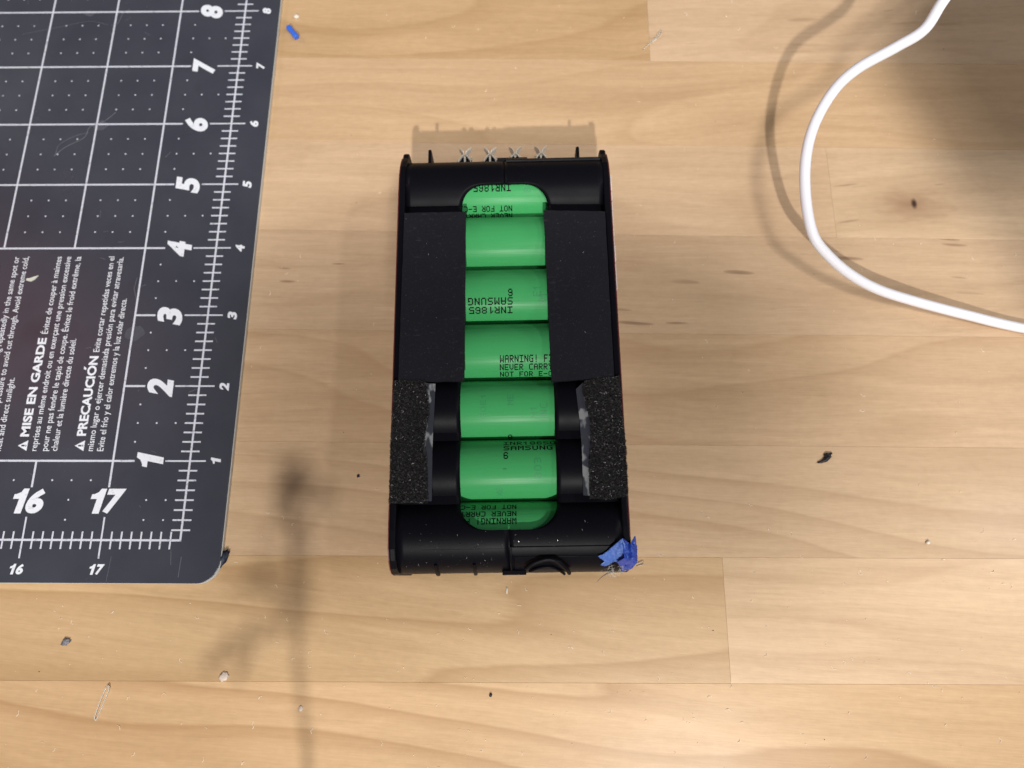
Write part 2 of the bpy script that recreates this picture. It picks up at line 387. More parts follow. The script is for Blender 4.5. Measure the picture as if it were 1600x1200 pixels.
def dot(u, v, r=0.0125):
    vs_ = [bm.verts.new(mloc(u + r * math.cos(k * math.pi / 4), v + r * math.sin(k * math.pi / 4), PZ)) for k in range(8)]; bm.faces.new(vs_)
for iu in range(10, 17):
    for iv in range(4, 13):
        for a in (.25, .5, .75):
            for c in (.25, .5, .75): dot(iu + a, iv + c)
for iv in range(1, 13):
    for c in (.25, .5, .75): dot(17.25, iv + c)
    dot(17.5, iv + .5); dot(17.75, iv + .5)
for iu in range(10, 18):
    if iu < 17:
        for a in (.25, .5, .75): dot(iu + a, .75)
    dot(iu + .5, .5); dot(iu + .5, .25)
    if iu == 17: dot(17.75, .5); dot(17.75, .25)
frombm('grid_dots', bm, PRINT, cm, normals=False)

def text_mesh(body, bold=0.0, shear=0.0, res=3):
    cu = bpy.data.curves.new('t', 'FONT'); cu.body = body; cu.offset = bold; cu.shear = shear; cu.resolution_u = res
    o = bpy.data.objects.new('t', cu); C.objects.link(o)
    dg = bpy.context.evaluated_depsgraph_get(); me = bpy.data.meshes.new_from_object(o.evaluated_get(dg), depsgraph=dg)
    bpy.data.objects.remove(o); bpy.data.curves.remove(cu)
    return me
def mat_text(name, body, u, v, length, cap, rot=False, bold=0.0, shear=0.0, m=PRINTB, centre=False, label=None):
    """cap = capital height, length = drawn length in inches; (u,v) = start of the baseline"""
    me = text_mesh(body, bold, shear)
    xs = [p.co.x for p in me.vertices]; x0, x1 = min(xs), max(xs)
    kx = length / (x1 - x0); ky = cap / (0.684 + 2 * bold)
    for p in me.vertices:
        a = (p.co.x - x0) * kx - (length / 2 if centre else 0); b = (p.co.y + bold) * ky
        uu, vv = (u - b, v + a) if rot else (u + a, v + b)
        p.co = Vector(mloc(uu, vv, PZ + 0.015)) * S
    if rot: pass
    o = link(name, me, m, cm)
    if label: o['label'] = label
    return o
ONE = [(.26, 0), (.50, 0), (.50, .70), (.31, .70), (.25, .60), (.12, .545), (.04, .54), (.04, .41), (.26, .41)]
def numeral(body, u, v, cap, dw, rot=False, shear=.20, bold=.05):
    """heavy slanted figures; dw = width of one figure in inches, centred on (u, v) along the line"""
    vs_, fs_ = [], []; x = 0
    widths = [(.74 if c == '1' else 1.0) * dw for c in body]; tot = sum(widths) + .02 * (len(body) - 1)
    for c, wd in zip(body, widths):
        if c == '1': pts = [(px, py) for px, py in ONE]; faces = [list(range(len(pts)))]
        else:
            me = text_mesh(c, bold, 0, 4); pts = [(p.co.x, p.co.y) for p in me.vertices]; faces = [list(p.vertices) for p in me.polygons]; bpy.data.meshes.remove(me)
        x0, x1 = min(p[0] for p in pts), max(p[0] for p in pts); y0, y1 = min(p[1] for p in pts), max(p[1] for p in pts); o0 = len(vs_)
        for px, py in pts:
            h = (py - y0) / (y1 - y0) * cap; a = x + (px - x0) / (x1 - x0) * wd * .96 + h * shear - tot / 2 - cap * shear / 2
            uu, vv = (u - h, v + a) if rot else (u + a, v + h); q = mloc(uu, vv, PZ + .015); vs_.append((q[0] * S, q[1] * S, q[2] * S))
        fs_ += [[i + o0 for i in f] for f in faces]; x += wd + .02
    me = bpy.data.meshes.new('numeral'); me.from_pydata(vs_, [], fs_)
    bm = bmesh.new(); bm.from_mesh(me)
    for f in bm.faces:
        f.normal_update()
        if f.normal.z < 0: f.normal_flip()
    bmesh.ops.triangulate(bm, faces=bm.faces[:]); bm.to_mesh(me); bm.free()
    return link('numeral', me, PRINTB, cm)
for k in range(1, 13):
    numeral(str(k), 17.655, k, .35, .235, True); numeral(str(k), 18.40, k, .13, .105, True)
for k in range(11, 18):
    numeral(str(k), k - .005, .327, .315, .235); numeral(str(k), k - .005, -.42, .127, .092)
def warn_sign(u, v0, h=0.14, wdt=0.125):
    bm = bmesh.new()
    def P(a, b): return mloc(u - b, v0 + a, PZ)                        # a along the line, b up
    A, B, Cc_ = (0, 0), (h, 0), (h / 2, wdt)
    out = [A, B, Cc_]; gx = sum(p[0] for p in out) / 3; gy = sum(p[1] for p in out) / 3
    # a solid triangle with the exclamation mark left open, built from strips
    bar = 0.011; rows = 28
    def span(t):
        y = wdt * t; xl = h / 2 * t; return xl, h - xl, y
    for i in range(rows):
        l0, r0, y0 = span(i / rows); l1, r1, y1 = span((i + 1) / rows); tm = (i + .5) / rows
        if .12 < tm < .22 or .30 < tm < .66:
            quad(bm, P(l0, y0), P(h / 2 - bar, y0), P(h / 2 - bar, y1), P(l1, y1)); quad(bm, P(h / 2 + bar, y0), P(r0, y0), P(r1, y1), P(h / 2 + bar, y1))
        else: quad(bm, P(l0, y0), P(r0, y0), P(r1, y1), P(l1, y1))
    return frombm('warning_symbol', bm, PRINTB, cm, normals=False)
V0, V1 = 1.128, 3.872
warn_sign(15.105, V0); warn_sign(15.845, V0); warn_sign(16.592, V0)
mat_text('warning_heading', 'CAUTION', 15.105, 1.33, .66, .118, True, .035)
mat_text('warning_heading', 'MISE EN GARDE', 15.843, 1.318, 1.357, .118, True, .035)
mat_text('warning_heading', 'PRECAUCION', 16.592, 1.328, 1.088, .122, True, .035)
bm = bmesh.new(); quad(bm, mloc(16.452, 2.22, PZ + .015), mloc(16.452, 2.248, PZ + .015), mloc(16.418, 2.275, PZ + .015), mloc(16.418, 2.237, PZ + .015)); frombm('accent_mark', bm, PRINTB, cm, normals=False)
for body, u, a, c in (('Avoid cutting repeatedly in the same spot or', 15.105 + .14, V0 + .3, V1 + .003), ):
    mat_text('warning_text', body, 15.243, 1.95, V1 - 1.95, .083, True, .004)
mat_text('warning_text', 'using excessive pressure to avoid cut through. Avoid extreme cold,', 15.378, V0, V1 - V0, .083, True, .004)
mat_text('warning_text', 'heat and direct sunlight.', 15.509, V0, 2.113 - V0, .083, True, .004)
mat_text('warning_text', 'Évitez de couper à maintes', 15.842, 2.735, V1 - 2.735, .083, True, .004)
mat_text('warning_text', 'reprises au même endroit ou en exerçant une pression excessive', 15.977, V0, V1 - V0, .083, True, .004)
mat_text('warning_text', 'pour ne pas fendre le tapis de coupe. Évitez le froid extrême, la', 16.118, V0, V1 - V0, .083, True, .004)
mat_text('warning_text', 'chaleur et la lumière directe du soleil.', 16.248, V0, 2.661 - V0, .083, True, .004)
mat_text('warning_text', 'Evite cortar repetidas veces en el', 16.588, 2.475, V1 - 2.475, .083, True, .004)
mat_text('warning_text', 'mismo lugar o ejercer demasiada presión para evitar atravesarla.', 16.716, V0, 3.862 - V0, .083, True, .004)
mat_text('warning_text', 'Evite el frío y el calor extremos y la luz solar directa.', 16.852, V0, 3.244 - V0, .083, True, .004)
bm = bmesh.new()                                                      # knife scratches and dried glue threads on the mat
def scr(pts, wd=0.10, z=PZ + 0.03):
    pp = [Vector(mloc(u, v, z)) for u, v in pts]
    for a, b in zip(pp[:-1], pp[1:]):
        t = (b - a).normalized(); s_ = Vector((-t.y, t.x, 0)) * wd / 2; quad(bm, a - s_, b - s_, b + s_, a + s_)
scr(spline([(15.45, 5.47, 0), (15.6, 5.62, 0), (15.85, 5.78, 0), (15.9, 5.95, 0), (16.1, 6.05, 0), (16.25, 6.2, 0)], 6) and [(p.x, p.y) for p in spline([(15.45, 5.47, 0), (15.6, 5.62, 0), (15.85, 5.78, 0), (15.9, 5.95, 0), (16.1, 6.05, 0), (16.25, 6.2, 0)], 6)], .16)
scr([(p.x, p.y) for p in spline([(15.47, 5.5, 0), (15.5, 5.66, 0), (15.7, 5.8, 0), (15.9, 5.86, 0)], 6)], .10)
scr([(p.x, p.y) for p in spline([(15.95, 7.75, 0), (16.05, 7.8, 0), (16.1, 7.98, 0), (16.2, 8.04, 0)], 6)], .12)
scr([(p.x, p.y) for p in spline([(14.6, 7.6, 0), (15.2, 7.74, 0), (15.6, 7.83, 0), (15.9, 7.76, 0)], 6)], .07)
scr([(16.95, 3.55), (16.93, 3.4), (16.99, 3.2)], .10); scr([(17.16, -.2), (17.14, -.5)], .07); scr([(17.9, -.12), (17.92, -.3)], .08); scr([(18.04, -.2), (18.03, -.45)], .10)
for k in range(34):
    u, v = R.uniform(14.3, 18.2), R.uniform(-.3, 8.4); a = R.uniform(0, 6.3); L = R.uniform(.02, .12)
    scr([(u, v), (u + L * math.cos(a), v + L * math.sin(a))], R.uniform(.04, .09))
frombm('scratches', bm, plain('pale_scratch', (0.20, 0.20, 0.23), 0.5), cm, normals=False)['kind'] = 'stuff'
# hazy dried residue on the mat
RESI = plain('hazy_residue', (0.068, 0.070, 0.088), 0.6, var=.25, vscale=900)
for u, v, r in ((15.57, 7.98, .07), (17.03, 2.74, .13), (16.05, 5.98, .10)):
    bm = bmesh.new(); n_ = 22; vv = [bm.verts.new(mloc(u + r * (1 + .35 * noise.noise(Vector((math.cos(a) * 1.4 + u, math.sin(a) * 1.4, v)))) * math.cos(a), v + r * .8 * (1 + .4 * noise.noise(Vector((math.cos(a) * 1.9, math.sin(a) * 1.9 + v, 3)))) * math.sin(a), TOPZ + .008)) for a in [k * 2 * math.pi / n_ for k in range(n_)]]
    bm.faces.new(vv); frombm('dried_residue', bm, RESI, cm, normals=False)

# ------------------------------------------------------------------ BATTERY PACK
TH = math.radians(1.08)
bp = empty('battery_pack', (0.35, 0, 0), TH)
tag(bp, 'black plastic battery case with seven green cells showing through its rounded opening', 'battery pack')
RZ, YA, PITCH, AX = 9.12, 56.3, 18.15, 22.0
RC = 10.9
def yc(i): return YA - PITCH * (i - 1)
# --- cells
F57 = {'A': '01110 10001 10001 11111 10001 10001 10001', 'C': '01111 10000 10000 10000 10000 10000 01111', 'E': '11111 10000 10000 11110 10000 10000 11111',
 'F': '11111 10000 10000 11110 10000 10000 10000', 'G': '01111 10000 10000 10011 10001 10001 01111', 'H': '10001 10001 10001 11111 10001 10001 10001', 'I': '11111 00100 00100 00100 00100 00100 11111',
 'M': '10001 11011 10101 10101 10001 10001 10001', 'N': '10001 11001 11001 10101 10011 10011 10001', 'O': '01110 10001 10001 10001 10001 10001 01110',
 'R': '11110 10001 10001 11110 10100 10010 10001', 'S': '01111 10000 10000 01110 00001 00001 11110', 'T': '11111 00100 00100 00100 00100 00100 00100',
 'U': '10001 10001 10001 10001 10001 10001 01110', 'V': '10001 10001 10001 10001 10001 01010 00100', 'W': '10001 10001 10001 10101 10101 11011 10001',
 'Y': '10001 10001 01010 00100 00100 00100 00100', '!': '00100 00100 00100 00100 00100 00000 00100', '-': '00000 00000 00000 11111 00000 00000 00000',
 '0': '01110 10001 10001 10001 10001 10001 01110', '1': '00100 01100 10100 00100 00100 00100 00100', '5': '11111 10000 10000 11110 00001 00001 11110',
 '6': '01110 10001 10000 11110 10001 10001 01110', '8': '01110 10001 10001 01110 10001 10001 01110', 'B': '11110 10001 10001 11110 10001 10001 11110', '3': '11110 00001 00001 01110 00001 00001 11110', ' ': '00000 ' * 7,
 'X': '10001 10001 01010 00100 01010 10001 10001', 'D': '11110 10001 10001 10001 10001 10001 11110', 'L': '10000 10000 10000 10000 10000 10000 11111'}
def cell_text(bm, body, x, deg, chw, pitch, chh, flip, turn=False, r=None, fat=0.15):
    """rows of printed dots wrapped onto the cell: x = start, deg = angle of the line's middle from the top (towards +y)"""
    r = r or RZ + 0.012; dw, dh = chw / 5, chh / 7; th0 = math.radians(deg); sg = -1 if flip else 1
    cache = {}
    def vert(u, h):                                   # u along the line, h up the letters, both from the line's origin
        k = (round(u, 4), round(h, 4), len(bm.faces))
        if k not in cache:
            if turn: a = th0 + u / r; xx = x - h
            else: a = th0 + sg * h / r; xx = x + sg * u
            cache[k] = bm.verts.new((xx, r * math.sin(a), r * math.cos(a)))
        return cache[k]
    for q, ch in enumerate(body):
        rows = F57[ch].split()
        for i, row in enumerate(rows):
            for j, c in enumerate(row):
                if c == '1':
                    u0 = q * pitch + j * dw; h0 = chh / 2 - (i + 1) * dh
                    eu, eh = dw * fat, dh * fat
                    try: bm.faces.new((vert(u0 - eu, h0 - eh), vert(u0 + dw + eu, h0 - eh), vert(u0 + dw + eu, h0 + dh + eh), vert(u0 - eu, h0 + dh + eh)))
                    except ValueError: pass
TX = {1: [('SAMSUNG', 2.0, 7.5, 1.5, 2.0, 1.9, True), ('INR1865', 2.0, -13.9, 1.3, 1.75, 2.3, True), ('NOT FOR E-CIG', 2.3, -55.5, 1.12, 1.42, 2.0, True), ('NEVER CARRY', 2.3, -73.0, 1.12, 1.42, 2.2, True)],
      3: [('6', 2.0, -9.8, 1.25, 1.8, 2.3, True), ('SAMSUNG', 2.0, -26.0, 1.5, 2.0, 2.2, True), ('INR1865', 1.9, -43.5, 1.5, 1.95, 2.2, True)],
      4: [('WARNING! FI', -2.0, -27.2, 1.12, 1.45, 2.2, False), ('NEVER CARRY', -2.1, -43.6, 1.12, 1.45, 2.0, False), ('NOT FOR E-C', -2.1, -60.0, 1.12, 1.45, 2.0, False)],
      5: [('6', 1.2, -71, 1.2, 1.8, 2.6, True)],
      6: [('INR18650', -1.3, 52.5, 1.45, 1.93, 1.9, False), ('SAMSUNG', -1.25, 37.3, 1.6, 2.07, 1.75, False), ('6', -1.25, 20.5, 1.25, 1.8, 2.2, False)],
      7: [('NOT FOR E-CI', 2.1, 51.0, 1.14, 1.45, 2.1, True), ('NEVER CARRY', 2.1, 33.4, 1.14, 1.45, 1.75, True), ('WARNING! FI', 2.1, 18.7, 1.14, 1.45, 1.8, True)]}
GH = {1: [('8', 7.2, -24, 1.4, 1.7, 2.2)], 3: [('E1', 9.4, -18, 1.5, 1.9, 2.4), ('H1', 11.2, -32, 1.5, 1.9, 2.4)], 5: [('GOE1', -7.0, -26, 1.5, 2.0, 1.6), ('ME', .9, -2, 1.5, 1.9, 1.8), ('H1', 7.6, -26, 1.5, 2.0, 2.0), ('UNC', 10.5, -34, 1.5, 2.0, 2.2)], 6: [('B03', 8.4, -22, 1.6, 2.1, 2.0), ('X8', -2.6, -58, 1.4, 1.7, 1.8)]}
for i in range(1, 8):
    bm = bmesh.new(); n_ = 64; rings = []
    for x, r in ((-32.5, 0), (-32.5, 8.2), (-32.2, 8.9), (-31.6, RZ), (31.6, RZ), (32.2, 8.9), (32.5, 8.2), (32.5, 0)):
        rings.append([bm.verts.new((x, r * math.sin(k * 2 * math.pi / n_), r * math.cos(k * 2 * math.pi / n_))) for k in range(n_)] if r else [bm.verts.new((x, 0, 0))])
    for a, b in zip(rings[:-1], rings[1:]):
        for k in range(n_):
            q = [a[k % len(a)], a[(k + 1) % len(a)], b[(k + 1) % len(b)], b[k % len(b)]]
            q = list(dict.fromkeys(q)); bm.faces.new(q)
    bmesh.ops.rotate(bm, verts=bm.verts, cent=(0, 0, 0), matrix=Matrix.Rotation(0, 3, 'X'))
    c = frombm('cell', bm, GREEN, bp, smooth=True); c.location = Vector((0, yc(i), AX)) * S
    if i in TX:
        bm = bmesh.new()
        for body, x, dg, cw, pt, hh, fl in TX[i]: cell_text(bm, body, x, dg, cw, pt, hh, fl)
        frombm('printed_text', bm, CELLINK, c, normals=False)
    if i in GH:
        bm = bmesh.new()
        for body, x, dg, cw, pt, hh in GH[i]: cell_text(bm, body, x, dg, cw, pt, hh, False, True, RZ + .006, 0)
        frombm('faint_code', bm, EMBOSS, c, normals=False)
bm = bmesh.new(); blob(bm, (0, 0, RZ), .5, .28, .04, 2, .9, 1.5, 4)
o = frombm('ink_smudge', bm, EMBOSS, bp); o.location = Vector((-0.9, yc(6) - 0.7, AX)) * S

# --- casing halves: a scalloped shell that follows the cells, with the rounded opening cut out
def profile():
    pts = [(yc(7) - RC, 3.0), (yc(7) - RC, 12.0)]
    va = math.radians(46)
    for i in range(7, 0, -1):
        a0 = -math.pi / 2 if i == 7 else -va; a1 = math.pi / 2 if i == 1 else va
        n_ = int((a1 - a0) / math.radians(1 if i in (1, 7) else 3)) + 1
        for k in range(n_ + 1):
            a = a0 + (a1 - a0) * k / n_; pts.append((yc(i) + RC * math.sin(a), AX + RC * math.cos(a)))
    pts += [(yc(1) + RC, 12.0), (yc(1) + RC, 3.0)]
    return pts
H0, H1, HW, HR = -52.2, 54.6, 13.65, 7.8
def hole(y):
    if y <= H0 or y >= H1: return None
    d = min(y - H0, H1 - y)
    return HW if d >= HR else HW - HR + math.sqrt(max(0, HR * HR - (HR - d) ** 2))
def casing(side):
    bm = bmesh.new(); pr = profile(); rows = []
    ext = []
    for (ya_, za_), (yb_, zb_) in zip(pr[:-1], pr[1:]):
        ext.append((ya_, za_))
        for hy in (H0, H1):
            if ya_ < hy < yb_: ext.append((hy, za_ + (zb_ - za_) * (hy - ya_) / (yb_ - ya_)))
    ext.append(pr[-1])
    NX, NA = 12, 4; sg = -1 if side == 'L' else 1; xo, seam, wa = 31.05, 0.10, HW - HR
    for y, z in ext:
        h = hole(y); solid = h is None
        xi = wa if solid else h
        A = [bm.verts.new((sg * (seam + (wa - seam) * k / NA), y, z)) for k in range(NA)] if solid else None
        B = [bm.verts.new((sg * (xi + (xo - xi) * k / NX), y, z)) for k in range(NX + 1)]
        if A: A.append(B[0])
        rows.append((A, B))
    for (A0, B0), (A1, B1) in zip(rows[:-1], rows[1:]):
        for p_, q_ in ((A0, A1), (B0, B1)):
            if p_ and q_:
                for k in range(len(p_) - 1): bm.faces.new((p_[k], p_[k + 1], q_[k + 1], q_[k]))
    bmesh.ops.remove_doubles(bm, verts=bm.verts, dist=1e-4)
    bmesh.ops.recalc_face_normals(bm, faces=bm.faces)
    bm.faces.ensure_lookup_table()
    f = max(bm.faces, key=lambda f: f.calc_center_median().z)
    if f.normal.z < 0: bmesh.ops.reverse_faces(bm, faces=bm.faces)
    o = frombm('casing_half', bm, BLACK, bp, normals=False)
    m_ = o.modifiers.new('t', 'SOLIDIFY'); m_.thickness = 0.0015; m_.offset = -1
    for p in o.data.polygons: p.use_smooth = True
    o.data.set_sharp_from_angle(angle=math.radians(35))
    return o
casing('L'); casing('R')
bm = bmesh.new(); box(bm, -31.0, 31.0, yc(7) - RC + .3, yc(1) + RC - .3, 1.0, 2.9, .3)
frombm('base_plate', bm, BLACK, bp)
def flange(sg):
    bm = bmesh.new()
    pts = [(-63.9, 1), (-63.9, 22), (-63.5, 26), (-62.2, 29), (-60, 31.2), (-57, 32.6), (-52, 33.1), (0, 33.15), (52, 33.1), (58, 32.7), (62, 31.6), (65, 29.8), (67.2, 28.2), (69.0, 27.4), (70.0, 26.2), (70.3, 24), (70.3, 1)]
    xa, xb = (31.1, 33.0) if sg > 0 else (-33.0, -31.1)
    a = [bm.verts.new((xa, y, z)) for y, z in pts]; b = [bm.verts.new((xb, y, z)) for y, z in pts]
    bm.faces.new(a); bm.faces.new(b[::-1])
    for k in range(len(pts)): bm.faces.new((a[k], a[(k + 1) % len(pts)], b[(k + 1) % len(pts)], b[k]))
    o = frombm('side_plate', bm, BLACK, bp); m_ = o.modifiers.new('b', 'BEVEL'); m_.width = 0.00045; m_.segments = 3; m_.limit_method = 'ANGLE'; m_.angle_limit = math.radians(50)
    bm = bmesh.new(); q = [(y, z - .35) for y, z in pts[1:13]]; q = [(-63.7, 2)] + q + [(67, 2)]
    xa, xb = (33.02, 33.30) if sg > 0 else (-33.30, -33.02)
    a = [bm.verts.new((xa, y, z)) for y, z in q]; b = [bm.verts.new((xb, y, z)) for y, z in q]
    bm.faces.new(a); bm.faces.new(b[::-1])
    for k in range(len(q)): bm.faces.new((a[k], a[(k + 1) % len(q)], b[(k + 1) % len(q)], b[k]))
    s_ = frombm('side_skin', bm, RED, o); s_['label'] = 'dark red outer skin'
    return o
flange(-1); fr = flange(1)
bm = bmesh.new()
for y0 in range(18, 57, 3):
    y = y0 + R.uniform(-.5, .5); box(bm, 33.32, 33.62 + R.uniform(-.1, .12), y, y + 2.85, 25, 32.4 + R.uniform(-.25, .25))
frombm('torn_label_edge', bm, PALE, fr)
def arc_slab(x0, x1, r0, r1, a0, a1, cy, n=8, bm=None):
    own = bm is None; bm = bm or bmesh.new(); rings = []
    for k in range(n + 1):
        a = math.radians(a0 + (a1 - a0) * k / n)
        rings.append([bm.verts.new((x, cy + r * math.sin(a), AX + r * math.cos(a))) for x, r in ((x0, r0), (x1, r0), (x1, r1), (x0, r1))])
    for p, q in zip(rings[:-1], rings[1:]):
        for k in range(4): bm.faces.new((p[k], p[(k + 1) % 4], q[(k + 1) % 4], q[k]))
    bm.faces.new(rings[0]); bm.faces.new(rings[-1][::-1])
    return bm
def bev(o, w_=.0002, s=2):
    m_ = o.modifiers.new('b', 'BEVEL'); m_.width = w_; m_.segments = s; m_.limit_method = 'ANGLE'; m_.angle_limit = math.radians(40)
    for p in o.data.polygons: p.use_smooth = True
    o.data.set_sharp_from_angle(angle=math.radians(35)); return o
y7, y1 = yc(7), yc(1)
bev(frombm('rear_ridge', arc_slab(.4, 31.0, RC - .4, RC + .75, 46, 96, y1), BLACK, bp))
bev(frombm('rear_ridge', arc_slab(-2.3, 7.5, RC - .4, RC + 1.15, 62, 96, y1), BLACK, bp))
bev(frombm('front_ridge', arc_slab(.3, 30.9, RC - .4, RC + .30, -35, -22, y7), BLACK, bp))
bev(frombm('front_plate', arc_slab(1.3, 30.9, RC - .4, RC + .22, -92, -37.5, y7), BLACK, bp))
bev(frombm('seam_rib', arc_slab(.15, .8, RC - .4, RC + .7, -92, -21, y7), BLACK, bp))
bev(frombm('parting_line', arc_slab(-24, -1.2, RC - .4, RC + .06, -25.6, -24.9, y7, 2), BLACK, bp), .00003, 1)
frombm('seam_liner', arc_slab(-1.6, 1.6, 9.16, 9.36, -92, 3.0, y7, 24), BLACK, bp)
frombm('seam_liner', arc_slab(-1.6, 1.6, 9.16, 9.36, -6.5, 92, y1, 24), BLACK, bp)
for x in (-20.5, -9.8): bev(frombm('locating_rib', arc_slab(x - .45, x + .45, RC - .4, RC + .75, -100, -50, y7), BLACK, bp), .0003, 3)
for x in (-24.5, 24.1):
    bm = bmesh.new(); box(bm, x - .55, x + .55, 66.0, 71.7, 8, 26.0, 0)
    bev(frombm('rear_post', bm, BLACK, bp), .0004, 3)
bm = bmesh.new(); box(bm, -2.1, 4.6, -64.25, -62.9, 20, 26.4); bev(frombm('latch_tab', bm, BLACK, bp), .0002)
bm = bmesh.new(); pts = spline([(4.3, -62.6, 29.6), (6.6, -61.2, 31.0), (10.4, -60.2, 31.8), (13.4, -60.9, 31.2), (15.6, -62.7, 29.2), (16.6, -64.0, 26.5)], 6)
for dy, dz in ((0, 0),): sweep(bm, pts, .62, 8, True, 1.0)
bev(frombm('latch_hook', bm, BLACK, bp), .0001, 1)
bm = bmesh.new(); pts = spline([(5.4, -63.3, 26.5), (8.4, -62.4, 28.0), (11.4, -62.3, 28.3), (13.8, -63.2, 26.5), (15.4, -64.2, 24.0)], 6); sweep(bm, pts, .42, 8)
bev(frombm('latch_hook', bm, BLACK, bp), .0001, 1)
# --- spring terminals at the back
for x in (-13.4, -4.9, 3.6, 12.3):
    t = empty('terminal', (x, 70.3, 17)); t.parent = bp
    for sg in (-1, 1):
        for z0, z1, sc in ((-5, -.6, .96), (.2, 4.6, 1.0)):
            bm = bmesh.new(); pl_ = [(sg * 2.3, -3.3), (sg * 2.0, -.2), (sg * .95, 1.4), (sg * .22, 2.2), (sg * .6, 3.4), (sg * 1.35, 4.9), (sg * 2.05, 6.3)]
            th = .16
            lft = [bm.verts.new((a * sc, b * sc, z0)) for a, b in pl_]; up = [bm.verts.new((a * sc, b * sc, z1 - (.9 if k in (5,) else 2.2 if k == 6 else 0) * (z1 - z0) / 4)) for k, (a, b) in enumerate(pl_)]
            for k in range(len(pl_) - 1): bm.faces.new((lft[k], lft[k + 1], up[k + 1], up[k]))
            o = frombm('contact_leaf', bm, METAL, t); m_ = o.modifiers.new('s', 'SOLIDIFY'); m_.thickness = .00022; m_.offset = 0
    bm = bmesh.new(); box(bm, -.3, .3, -3.2, 2.4, -4, 3.0); frombm('contact_pin', bm, METAL, t)
    for sg in (-1, 1):
        bm = bmesh.new(); prism(bm, [(sg * 2.5, -.4), (sg * 2.35, .3), (sg * .45, 2.25), (sg * .4, -.4)][::sg], -4, 3.6); frombm('contact_wedge', bm, BLACK, t)
# --- smooth foam pads
def sheet(name, pts, z0, z1, m, parent, sub=10, amp=.08, sd=0, crest=None):
    bm = bmesh.new(); (a, b, c, d) = [Vector((*p, 0)) for p in pts]; g = []
    for i in range(sub + 1):
        for j in range(sub + 1):
            u, v = i / sub, j / sub; p = (a * (1 - u) + b * u) * (1 - v) + (d * (1 - u) + c * u) * v
            e = Vector((noise.noise(Vector((u * 6, v * 9, sd))), noise.noise(Vector((v * 9, u * 6, sd + 5))), 0)) * .16 * (1 if i in (0, sub) or j in (0, sub) else 0)
            g.append((p + e, noise.noise(Vector((p.x * .12, p.y * .12, sd))) * amp))
    hi = [bm.verts.new((p.x, p.y, z1 + h)) for p, h in g]; lo = [bm.verts.new((p.x, p.y, z0)) for p, h in g]; W = sub + 1
    for i in range(sub):
        for j in range(sub):
            k = i * W + j; bm.faces.new((hi[k], hi[k + W], hi[k + W + 1], hi[k + 1])); bm.faces.new((lo[k], lo[k + 1], lo[k + W + 1], lo[k + W]))
    for i in range(sub):
        for k0, k1 in ((i, i + 1), (sub * W + i, sub * W + i + 1), (i * W, (i + 1) * W), (i * W + sub, (i + 1) * W + sub)):
            bm.faces.new((hi[k0], hi[k1], lo[k1], lo[k0]))
    o = frombm(name, bm, m, parent, smooth=True); o.data.set_sharp_from_angle(angle=math.radians(40)); return o
sheet('foam_pad', [(-31.0, 44.3), (-12.0, 44.3), (-12.3, -10.0), (-31.4, -9.7)], 32.92, 33.9, FOAM, bp, 14, .10, 1)
sheet('foam_pad', [(12.1, 44.2), (30.9, 43.4), (31.0, -9.6), (12.9, -10.6)], 32.92, 33.9, FOAM, bp, 14, .10, 2)
